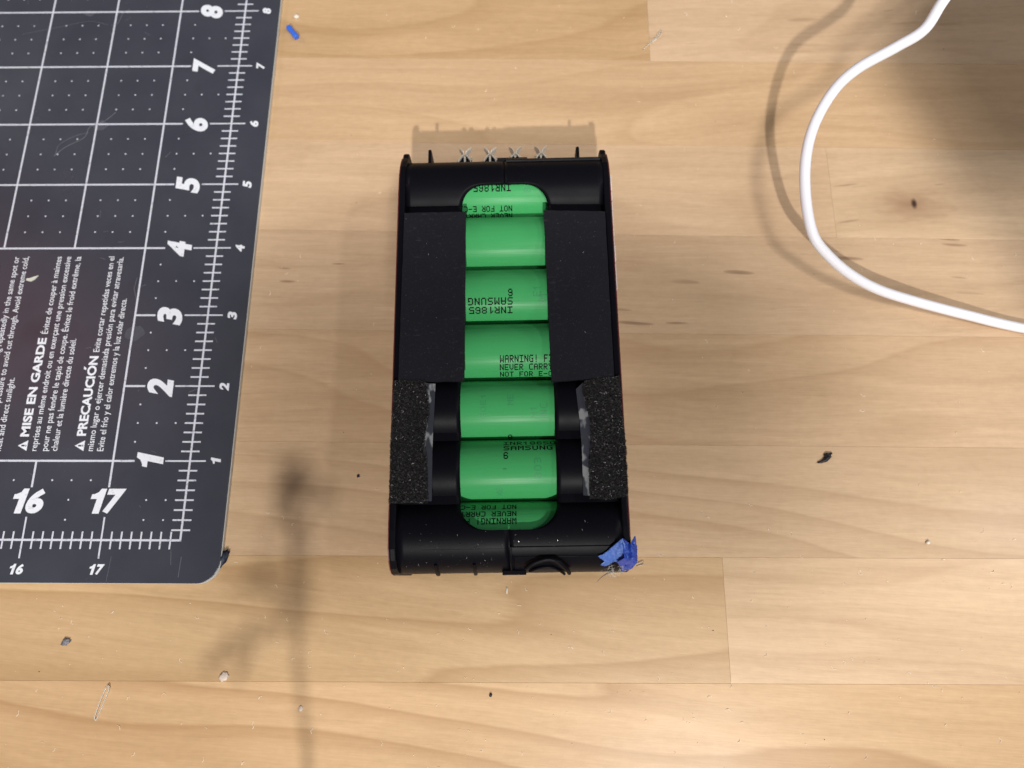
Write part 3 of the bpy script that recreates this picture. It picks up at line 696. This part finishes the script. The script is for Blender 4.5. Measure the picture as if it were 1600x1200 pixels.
# --- coarse open-cell foam strips on their adhesive film
def strip(poly, filmpoly, sd):
    bm = bmesh.new(); prism(bm, filmpoly, 33.02, 33.14); 
    f = frombm('adhesive_film', bm, FILM, bp)
    bm = bmesh.new()
    ys = [p[1] for p in poly]; xs = [p[0] for p in poly]
    def inside(x, y):
        c = False
        for (x0, y0), (x1, y1) in zip(poly, poly[1:] + poly[:1]):
            if (y0 > y) != (y1 > y) and x < (x1 - x0) * (y - y0) / (y1 - y0) + x0: c = not c
        return c
    st = .55; nx = int((max(xs) - min(xs)) / st) + 1; ny = int((max(ys) - min(ys)) / st) + 1; vg = {}
    for i in range(nx + 1):
        for j in range(ny + 1):
            x, y = min(xs) + i * st, min(ys) + j * st
            x += .35 * noise.noise(Vector((x, y, sd))); y += .35 * noise.noise(Vector((y, x, sd + 2)))
            if inside(x + .5 * noise.noise(Vector((x * .8, y * .8, sd))), y): vg[i, j] = bm.verts.new((x, y, 34.0 + .3 * noise.noise(Vector((x * 1.1, y * 1.1, sd + 4)))))
    for (i, j), v in vg.items():
        q = [(i, j), (i + 1, j), (i + 1, j + 1), (i, j + 1)]
        if all(k in vg for k in q): bm.faces.new([vg[k] for k in q])
    for v in [v for v in bm.verts if not v.link_faces]: bm.verts.remove(v)
    ed = [e for e in bm.edges if len(e.link_faces) == 1]
    r = bmesh.ops.extrude_edge_only(bm, edges=ed)
    for v in [g for g in r['geom'] if isinstance(g, bmesh.types.BMVert)]: v.co.z = 33.16
    core = frombm('coarse_foam', bm, COARSE, bp)
    bm = bmesh.new(); rr = random.Random(sd); cnt = 0
    while cnt < 20000:
        x, y = rr.uniform(min(xs) - .2, max(xs) + .2), rr.uniform(min(ys), max(ys))
        if not inside(x + .3 * noise.noise(Vector((x * .9, y * .9, sd))), y + .3 * noise.noise(Vector((y, x * .9, sd)))): continue
        cnt += 1
        z = 33.95 + .3 * noise.noise(Vector((x * 1.1, y * 1.1, sd + 4))) + rr.uniform(-.15, .45)
        d = Vector((rr.gauss(0, 1), rr.gauss(0, 1), rr.gauss(0, .55))).normalized() * rr.uniform(.13, .32); p = Vector((x, y, z))
        s1 = d.cross(Vector((rr.gauss(0, 1), rr.gauss(0, 1), rr.gauss(0, 1)))).normalized() * rr.uniform(.022, .042); s2 = d.cross(s1).normalized() * s1.length
        a = [bm.verts.new(p - d + q * 1.5) for q in (s1, -s1 * .5 + s2 * .87, -s1 * .5 - s2 * .87)]; b = [bm.verts.new(p + d + q) for q in (s1, -s1 * .5 + s2 * .87, -s1 * .5 - s2 * .87)]
        for k in range(3): bm.faces.new((a[k], a[(k + 1) % 3], b[(k + 1) % 3], b[k]))
        bm.faces.new(b)
    s_ = frombm('foam_struts', bm, STRAND, core); s_['kind'] = 'stuff'
strip([(-32.6, -9.4), (-23.6, -9.7), (-22.6, -14), (-22.2, -20), (-23.2, -24), (-23.4, -29), (-22.6, -35), (-22.2, -44.7), (-33.0, -44.6), (-33.1, -27)], [(-24.5, -10.0), (-20.7, -10.4), (-21.3, -29.1), (-21.3, -44.1), (-24.5, -44.2)], 11)
strip([(22.4, -10.6), (32.4, -9.2), (32.6, -19), (33.3, -30), (33.1, -43.6), (27.5, -44.6), (22.4, -44.2), (22.6, -36), (23.5, -28), (23.4, -22), (21.6, -14)], [(19.9, -12.7), (22.0, -10.8), (25.5, -11.0), (25.5, -43.6), (20.8, -43.2), (20.9, -30.2), (20.5, -21)], 12)

# --- crumbs of melted plastic and dust stuck on the case's near end
bm = bmesh.new(); rp = random.Random(31)
def on_case(x, y): return AX + math.sqrt(max(0.2, RC * RC - (y - y7) ** 2))
for cx, cy, sx, sy, k_ in ((-9.6, -57.0, 1.2, .5, 9), (-12.5, -59.6, 1.6, .5, 14), (-7.2, -60.8, .8, .9, 11), (-4.6, -59.8, .7, .5, 8), (6.2, -58.3, 1.0, .25, 6), (-22, -60, 4, 1, 5), (10, -55.5, 8, 1.6, 8), (-16, -55, 3, 1.2, 5)):
    for k in range(k_):
        x, y = rp.gauss(cx, sx * .6), max(-63.1, rp.gauss(cy, sy * .6)); r_ = rp.uniform(.06, .22)
        blob(bm, (x, y, on_case(x, y) + .02), r_, r_ * rp.uniform(.6, 1.3), r_ * .7, 1, .6, 1.4, k)
frombm('melted_crumbs', bm, plain('glossy_black_crumb', (.012, .012, .015), .18, .6), bp)['kind'] = 'stuff'
bm = bmesh.new()
for k in range(90):
    if k < 72: x, y = rp.uniform(-30, 30), rp.uniform(-62.5, -45.5); z = on_case(x, y)
    else:
        x, y = rp.choice((-1, 1)) * rp.uniform(13.5, 30), rp.uniform(-9, 43); z = 33.95
    if y > -50 and y < -9.5 or (abs(x) < 15 and y > -52): continue
    a = rp.uniform(0, 6.28); L = rp.choice((.05, .08, .12, .5)) ; sweep(bm, [(x, y, z + .06), (x + L * math.cos(a), y + L * math.sin(a), z + .1)], rp.uniform(.03, .07), 4)
frombm('surface_dust', bm, plain('grey_lint', (.30, .30, .32), .7), bp)['kind'] = 'stuff'

# ------------------------------------------------------------------ BLUE TAPE stuck on the front right corner of the case
bt = empty('blue_tape', (31.0, -59.5, 30)); BO = Vector((31.0, -59.5, 30)); bt.rotation_euler.z = 0
tag(bt, 'torn scrap of blue masking tape wrapped round the front right corner of the battery case', 'tape')
def shell_z(y):
    d = y - y7; return AX + math.sqrt(max(0.5, (RC + .35) ** 2 - d * d))
def crumple(pts, zf, sd, amp=.35, name='tape_flap', mt=None):
    bm = bmesh.new(); vs_ = [bm.verts.new((x, y, 0)) for x, y in pts]; f = bm.faces.new(vs_)
    bmesh.ops.triangulate(bm, faces=[f]); bmesh.ops.subdivide_edges(bm, edges=bm.edges[:], cuts=8, use_grid_fill=True)
    bmesh.ops.triangulate(bm, faces=bm.faces[:])
    for v in bm.verts:
        x, y = v.co.x, v.co.y; e = noise.noise(Vector((x * 1.3, y * 1.3, sd))) + .5 * abs(noise.noise(Vector((x * 2.9, y * 2.3, sd + 1))))
        rx, ry = noise.noise(Vector((x * 3, y * 3, sd + 3))) * .16, noise.noise(Vector((x * 3, y * 3, sd + 8))) * .16
        # tape group sits on the turned case, so turn its plan by the same angle
        v.co = Vector((math.cos(TH) * (x + rx) - math.sin(TH) * (y + ry) + .35, math.sin(TH) * (x + rx) + math.cos(TH) * (y + ry), zf(x, y) + amp * (e + .35))) - BO
    o = frombm(name, bm, mt or BLUE, bt); m_ = o.modifiers.new('s', 'SOLIDIFY'); m_.thickness = .00012
    for p in o.data.polygons: p.use_smooth = True
    return o
crumple([(24.2, -59.6), (25.7, -59.0), (28.2, -57.1), (30.8, -55.0), (31.5, -56.8), (31.4, -60.1), (30.4, -61.4), (28.8, -61.0), (26.6, -62.2), (25.0, -61.9), (26.0, -60.9)],
        lambda x, y: max(shell_z(y), 27.5) + .5 + .9 * max(0, (x - 28) / 3), 3, .55)
crumple([(30.6, -56.2), (31.4, -55.2), (33.0, -56.6), (33.4, -55.8), (34.5, -54.3), (34.9, -57.2), (34.8, -61.4), (33.8, -63.0), (31.5, -64.0), (30.4, -62.4), (29.2, -61.3), (31.2, -60.2)],
        lambda x, y: min(33.6 - .9 * max(0, x - 33.0), 24.5 + (y + 64.5) * 2.2) + .4 - 1.1 * math.exp(-((x - 32.0) / .8) ** 2), 6, .6, mt=BLUE2)
bm = bmesh.new(); rf = random.Random(5)
for k in range(90):
    p = Vector((rf.gauss(28.9, 1.5), rf.gauss(-62.7, .8), rf.uniform(22, 30))) ; d = Vector((rf.gauss(-.5, 1), rf.gauss(-.7, .9), rf.gauss(0, .8)))
    pts = [p]
    for q in range(4): d = (d + Vector((rf.gauss(0, .6), rf.gauss(0, .6), rf.gauss(0, .5)))); pts.append(pts[-1] + d.normalized() * rf.uniform(.2, .6))
    sweep(bm, [q - BO + Vector((1.5, .55, 0)) for q in pts], .035, 3, False)
t_ = frombm('fibre_tuft', bm, FIBRE, bt); t_['kind'] = 'stuff'
bm = bmesh.new(); sweep(bm, [Vector(q) - BO + Vector((1.5, .55, 0)) for q in spline([(30.2, -63.6, 18), (28.4, -64.2, 17), (26.8, -65.2, 16), (25.4, -66.6, 15)], 5)], lambda t: .20 * (1 - t) + .05, 5, True)
frombm('fibre_strand', bm, FIBRED, bt)

# ------------------------------------------------------------------ WHITE CABLE
cp = [(240, 190, 60), (185, 150, 56), (142.8, 116.7, 53), (134.2, 106.6, 50), (129.0, 98.9, 46.5), (121.3, 95.0, 43.5), (109.9, 89.3, 41), (103.4, 84.1, 37), (98.4, 75.3, 32), (95.8, 64.7, 29), (96.2, 53.2, 25), (98.9, 42.8, 21), (104.5, 37.5, 17), (113.1, 32.2, 13), (123.5, 28.2, 9.5), (136.9, 25.1, 6.5), (154.8, 21.2, 4.0), (174.6, 17.1, 2), (205, 12, 2.0), (260, 0, 2.0)]
bm = bmesh.new(); sweep(bm, spline(cp, 10), 1.68, 20)
tag(frombm('white_cable', bm, WHITE, smooth=True), 'thick white cable curving up off the bench at right of the battery case', 'cable')

# ------------------------------------------------------------------ LITTER on the bench, each piece a thing
def bit(name, label, cat, m, c, r, rot=0, sub=2, amp=.3, sd=0, group=None):
    bm = bmesh.new(); blob(bm, (0, 0, 0), *r, sub, amp, 1.2, sd)
    bmesh.ops.rotate(bm, verts=bm.verts, cent=(0, 0, 0), matrix=Matrix.Rotation(math.radians(rot), 3, 'Z'))
    o = frombm(name, bm, m, smooth=True); z = -min(v.co.z for v in o.data.vertices); o.location = (c[0] * S, c[1] * S, z + 0.00002)
    return tag(o, label, cat, group)
bm = bmesh.new(); sweep(bm, [(-1.9, 2.5, 1.25), (-1.2, 1.6, 1.3), (0, 0, 1.3), (1.2, -1.5, 1.25), (1.9, -2.4, 1.15)], lambda t: 1.05 + .12 * math.sin(t * 9), 10)
o = frombm('plastic_offcut', bm, BLUEP, smooth=False); o.location = Vector((-84.6, 139.7, 0)) * S; tag(o, 'small bright blue plastic offcut beside the far right edge of the cutting mat', 'plastic scrap'); bev(o, .0002)
bit('crumb', 'pale crumb just beyond the blue plastic offcut', 'crumb', CRUMB, (-84.2, 147.9), (1.2, 1.0, .7), 20, 2, .6, 1)
bit('crumb', 'tiny white crumb alone on the bench at the far right, below the black debris bit', 'crumb', CRUMB, (132.9, -53.8), (.75, .7, .6), 0, 1, .5, 2)
bm = bmesh.new()
blob(bm, (1.2, .8, .7), 1.3, 1.1, .9, 2, .5, 1.2, 3); sweep(bm, [(1.4, .6, .8), (.2, -.9, .7), (-1.4, -1.5, .5), (-2.8, -1.7, .3)], lambda t: .85 * (1 - t) + .22, 7); sweep(bm, [(1.2, 1.0, .8), (2.4, 1.6, .6), (2.9, 1.9, .4)], .45, 6)
o = frombm('debris_bit', bm, DARKB, smooth=True); o.location = Vector((103.4, -27.0, 0)) * S; o.scale = (.85, .85, .85); tag(o, 'black comma-shaped bit of debris on the bare bench right of the case', 'debris')
bit('debris_ball', 'small black speck left of the case between it and the mat', 'debris', DARKB, (-48.6, -33.2), (.5, .45, .4), 0, 2, .3, 4)
bit('debris_ball', 'round black speck below the case near the bottom of the bench', 'debris', DARKB, (-4.5, -99.2), (.5, .58, .45), 0, 2, .3, 5)
bit('solder_blob', 'grey rough solder blob on the bench below the cutting mat', 'solder blob', GREYB, (-136.4, -84.8), (1.4, .95, .6), 15, 3, .7, 6)
bit('wax_drop', 'flat pinkish wax drop on the bench, the larger one, left of the stem shadow', 'wax drop', WAX, (-86.1, -94.5), (1.5, 1.3, .45), 30, 3, .35, 7)
bit('wax_drop', 'tiny waxy flake lying on the thin stem shaped shadow below the mat', 'wax drop', WAX, (-61.8, -103.4), (.75, .9, .3), 0, 2, .6, 8)
bit('fluff', 'small white fluff on the bench just below the black case', 'fluff', CRUMB, (29.6 - 38.4 + 9, -68.9), (.3, 1.0, .25), -5, 2, .6, 9)
def curl(name, label, pts, r, m=CLEAR, cat='plastic shaving', loc=(0, 0)):
    bm = bmesh.new(); sweep(bm, spline([(x, y, z) for x, y, z in pts], 6), r, 6)
    o = frombm(name, bm, m, smooth=True); o.location = (loc[0] * S, loc[1] * S, 0); return tag(o, label, cat)
curl('plastic_shaving', 'thin clear looped plastic shaving on the bench at lower left', [(.9, 4.9, .5), (1.3, 5.1, .7), (1.55, 4.0, .6), (.5, .2, .5), (-.9, -4.2, .4), (-1.4, -4.4, .5), (-1.5, -3.4, .6), (-.6, .6, .6), (.5, 4.0, .7), (.9, 4.9, .5)], .22, loc=(-122.3, -102.3))
curl('plastic_shaving', 'clear split shaving on the far bench right of centre', [(-3.9, -3.7, .3), (-1.4, -1.2, .5), (1.2, 1.4, .7), (3.2, 4.6, .6), (3.0, 2.6, .6), (1.0, .6, .5), (-.6, -.8, .4)], .22, loc=(55.4, 135.2))
curl('plastic_shaving', 'tiny curled shaving right of the blue tape', [(-1.4, -.3, .2), (-.2, .2, .4), (.9, .7, .3), (1.2, -.2, .3), (.2, -.5, .3), (-1.0, -.9, .3)], .13, loc=(42.0, -60.5))
bm = bmesh.new(); prism(bm, [(-2.0, -.5), (-.4, -.9), (.9, -.1), (2.0, 1.4), (.6, .9), (-.6, .4), (-1.9, .2)], 0, .35)
o = frombm('paint_chip', bm, plain('chip_white', (.62, .62, .55), .5)); o.location = Vector((-167.6, 35.7, TOPZ + .04)) * S; tag(o, 'small off-white chip lying on the warning text of the cutting mat', 'paint chip')
bm = bmesh.new(); blob(bm, (0, 0, 0.6), 1.5, 2.7, .8, 3, .55, 1.9, 11)
o = frombm('rubber_scrap', bm, NAVY, smooth=True); o.location = Vector((-90.3, -59.6, .35)) * S; o.rotation_euler.z = math.radians(-22); tag(o, 'dark navy rubber scrap poking out from under the near right corner of the mat', 'rubber scrap')
# dust, fibres and scuffs nobody could count
bm = bmesh.new(); rd = random.Random(21)
for k in range(620):
    x, y = rd.uniform(-205, 190), rd.choice([rd.uniform(-125, 190), rd.uniform(-125, -50)])
    if x < -88 and y > -68: continue
    if abs(x) < 35 and -66 < y < 72: continue
    a = rd.uniform(0, 6.28); L = rd.choice([.10, .15, .3, .6, .9]) * rd.uniform(.6, 1.2); r_ = rd.uniform(.05, .10)
    sweep(bm, [(x, y, .06), (x + L * math.cos(a), y + L * math.sin(a), .10 + r_), (x + 1.7 * L * math.cos(a + .5), y + 1.7 * L * math.sin(a + .5), .06)], r_, 4)
tag(frombm('dust', bm, plain('dust_white', (.92, .84, .70), .6)), 'pale dust specks and short fibres scattered over the bench', 'dust')['kind'] = 'stuff'
bm = bmesh.new()
for k in range(26):
    x, y = rd.uniform(-205, 190), rd.uniform(-125, 190)
    if x < -88 and y > -68: continue
    if abs(x) < 36 and -66 < y < 72: continue
    blob(bm, (x, y, .05), rd.uniform(.08, .25), rd.uniform(.08, .2), .1, 1, .5, 1, k)
tag(frombm('grit', bm, DARKB), 'tiny dark grit specks scattered over the bench', 'grit')['kind'] = 'stuff'

# ------------------------------------------------------------------ unseen things added outside the frame to throw soft shadows and a red reflection
ph = empty('shade_slab', (70, -107, 300)); tag(ph, 'unseen dark slab added above the camera to shade the middle of the bench', 'shade_slab')  # added unseen slab; its soft shadow darkens the bench around the case
bm = bmesh.new(); prism(bm, [(80 * sx + 9 * math.cos(math.radians(a)), 40 * sy + 9 * math.sin(math.radians(a))) for sx, sy, a0 in ((1, 1, 0), (-1, 1, 90), (-1, -1, 180), (1, -1, 270)) for a in range(a0, a0 + 91, 15)], -4, 4)
bev(frombm('slab_body', bm, plain('dark_slab', (.02, .02, .024), .2), ph), .001, 3)
l2 = empty('right_shade_panel', (171, 44, 0)); tag(l2, 'unseen dark panel and post added beyond the right edge to block light', 'shade_panel')  # made-up blocker that keeps the ceiling light off the right-hand wedge
bm = bmesh.new(); prism(bm, [(2, 26), (4, 0), (24, -46), (80, -46), (84, 40), (60, 60)], 200, 205); frombm('shade_board', bm, DARKB, l2)
bm = bmesh.new(); box(bm, 58, 72, -20, -6, .1, 200); frombm('shade_post', bm, DARKB, l2)
ld = empty('near_shade_panel', (113, -302, 0)); tag(ld, 'unseen dark panel on a tall post added at the near right to cast a diagonal shadow', 'panel')  # made-up panel, placed so the bench lamp casts the diagonal shadow
bm = bmesh.new(); prism(bm, [(0, 0), (27, -64), (45, -110), (150, -110), (150, 60), (60, 62), (22, 34)], 380, 385); frombm('panel_board', bm, DARKB, ld)
bm = bmesh.new(); box(bm, 110, 128, -40, -22, .1, 380); frombm('panel_post', bm, DARKB, ld)
rc = empty('reflection_box', (-485, 118, 0), math.radians(34)); tag(rc, 'unseen red box added beyond the left edge to reflect in the cutting mat', 'red box')  # added out of view so the glossy mat picks up a red reflection
bm = bmesh.new(); box(bm, -75, 105, 0, 120, .1, 520, 8); frombm('red_box_body', bm, plain('red_box_plastic', (.62, .07, .045), .5), rc)
bm = bmesh.new(); box(bm, -60, 100, -9, -.5, 200, 240, 3); frombm('box_bar', bm, DARKB, rc)
LAMP = Vector((50, -1300, 1270)); SPRIG_Y = -240
def above(x, y, dy=0.0):
    """the point of the upright plane y = SPRIG_Y whose lamp shadow falls at (x, y) on the bench"""
    h = 1270 * (SPRIG_Y + dy - y) / (LAMP.y - y); return Vector((x, y, 0)) + (LAMP - Vector((x, y, 0))) * h / 1270
hs = empty('shadow_sprig'); tag(hs, 'unseen dried leafy sprig shaped to cast the stem shadow, in an added dark vase', 'plant')  # unseen; laid out backwards from its shadow outline, vase added to hold it
LEAF = plain('dry_leaf', (.10, .085, .05), .7)
st = [(-57.3, -124.1), (-58.6, -118.7), (-60.5, -107.7), (-61.9, -99.7), (-63.6, -91.4), (-64.7, -82.2), (-66.1, -70.2), (-67.5, -59.6), (-68.7, -50.5), (-70.0, -41.3), (-70.9, -29.9)]
pts = [above(*p) for p in st]; p0 = pts[0].copy(); p0.z = 40
bm = bmesh.new(); sweep(bm, spline([Vector((p0.x, p0.y, 12)), p0] + pts[1:], 4), 1.25, 7); frombm('stem', bm, LEAF, hs)
bm = bmesh.new()
for path in ([(-65.5, -78.0), (-70.8, -78.8), (-76.9, -81.9), (-82.9, -84.4), (-91.3, -89.9)], [(-66.2, -71.9), (-71.6, -70.2), (-76.5, -66.7), (-82.0, -67.6)], [(-68.4, -52.3), (-64.3, -46.8), (-61.0, -41.3)]): sweep(bm, spline([above(*p) for p in path], 4), .8, 6)
frombm('twigs', bm, LEAF, hs)['kind'] = 'stuff'
bm = bmesh.new(); rl = random.Random(9)
for x, y, rx, ry, dens in [(-70.5, -35.2, 6.0, 8.7, 0.9), (-73.0, -44.1, 3.7, 3.9, 0.9), (-65.1, -37.5, 4.8, 6.0, 0.7), (-60.5, -40.8, 3.7, 4.4, 0.6), (-65.1, -54.1, 4.4, 8.7, 0.5), (-75.9, -63.2, 7.2, 4.4, 0.5), (-81.8, -69.4, 5.0, 3.9, 0.55), (-72.0, -70.6, 6.8, 5.3, 0.45), (-63.6, -67.5, 4.1, 8.7, 0.6), (-65.5, -78.0, 5.0, 5.8, 0.6), (-76.0, -81.9, 5.8, 3.7, 0.8), (-83.2, -86.5, 6.0, 3.9, 0.8), (-80.9, -91.6, 4.1, 3.3, 0.6), (-90.8, -90.4, 4.8, 3.1, 0.6), (-76.8, -54.2, 2.9, 5.8, 0.25)]:
    for k in range(int(dens * rx * ry * 1.15)):
        a, q = rl.uniform(0, 6.283), math.sqrt(rl.random()); c = above(x + rx * q * math.cos(a), y + ry * q * math.sin(a), rl.uniform(-8, 8))
        d = Vector((rl.gauss(0, 1), rl.gauss(0, .5), rl.gauss(0, 1))).normalized() * rl.uniform(1.2, 2.2); e = d.cross(Vector((rl.gauss(0, .4), 1, rl.gauss(0, .4)))).normalized() * rl.uniform(.6, 1.1)
        bm.faces.new([bm.verts.new(c + v) for v in (-d, e, d, -e)])
frombm('leaves', bm, LEAF, hs, normals=False)['kind'] = 'stuff'
bm = bmesh.new(); rings = []
for z, r in ((.1, 20), (4, 23), (16, 24), (30, 17), (38, 12), (44, 13), (44, 10.5), (36, 9.5), (12, 15)):
    rings.append([bm.verts.new((p0.x + r * math.cos(k * math.pi / 16), p0.y + r * math.sin(k * math.pi / 16), z)) for k in range(32)])
for a, b in zip(rings[:-1], rings[1:]):
    for k in range(32): bm.faces.new((a[k], a[(k + 1) % 32], b[(k + 1) % 32], b[k]))
bm.faces.new(rings[0]); bm.faces.new(rings[-1]); frombm('vase', bm, NAVY, hs, smooth=True)
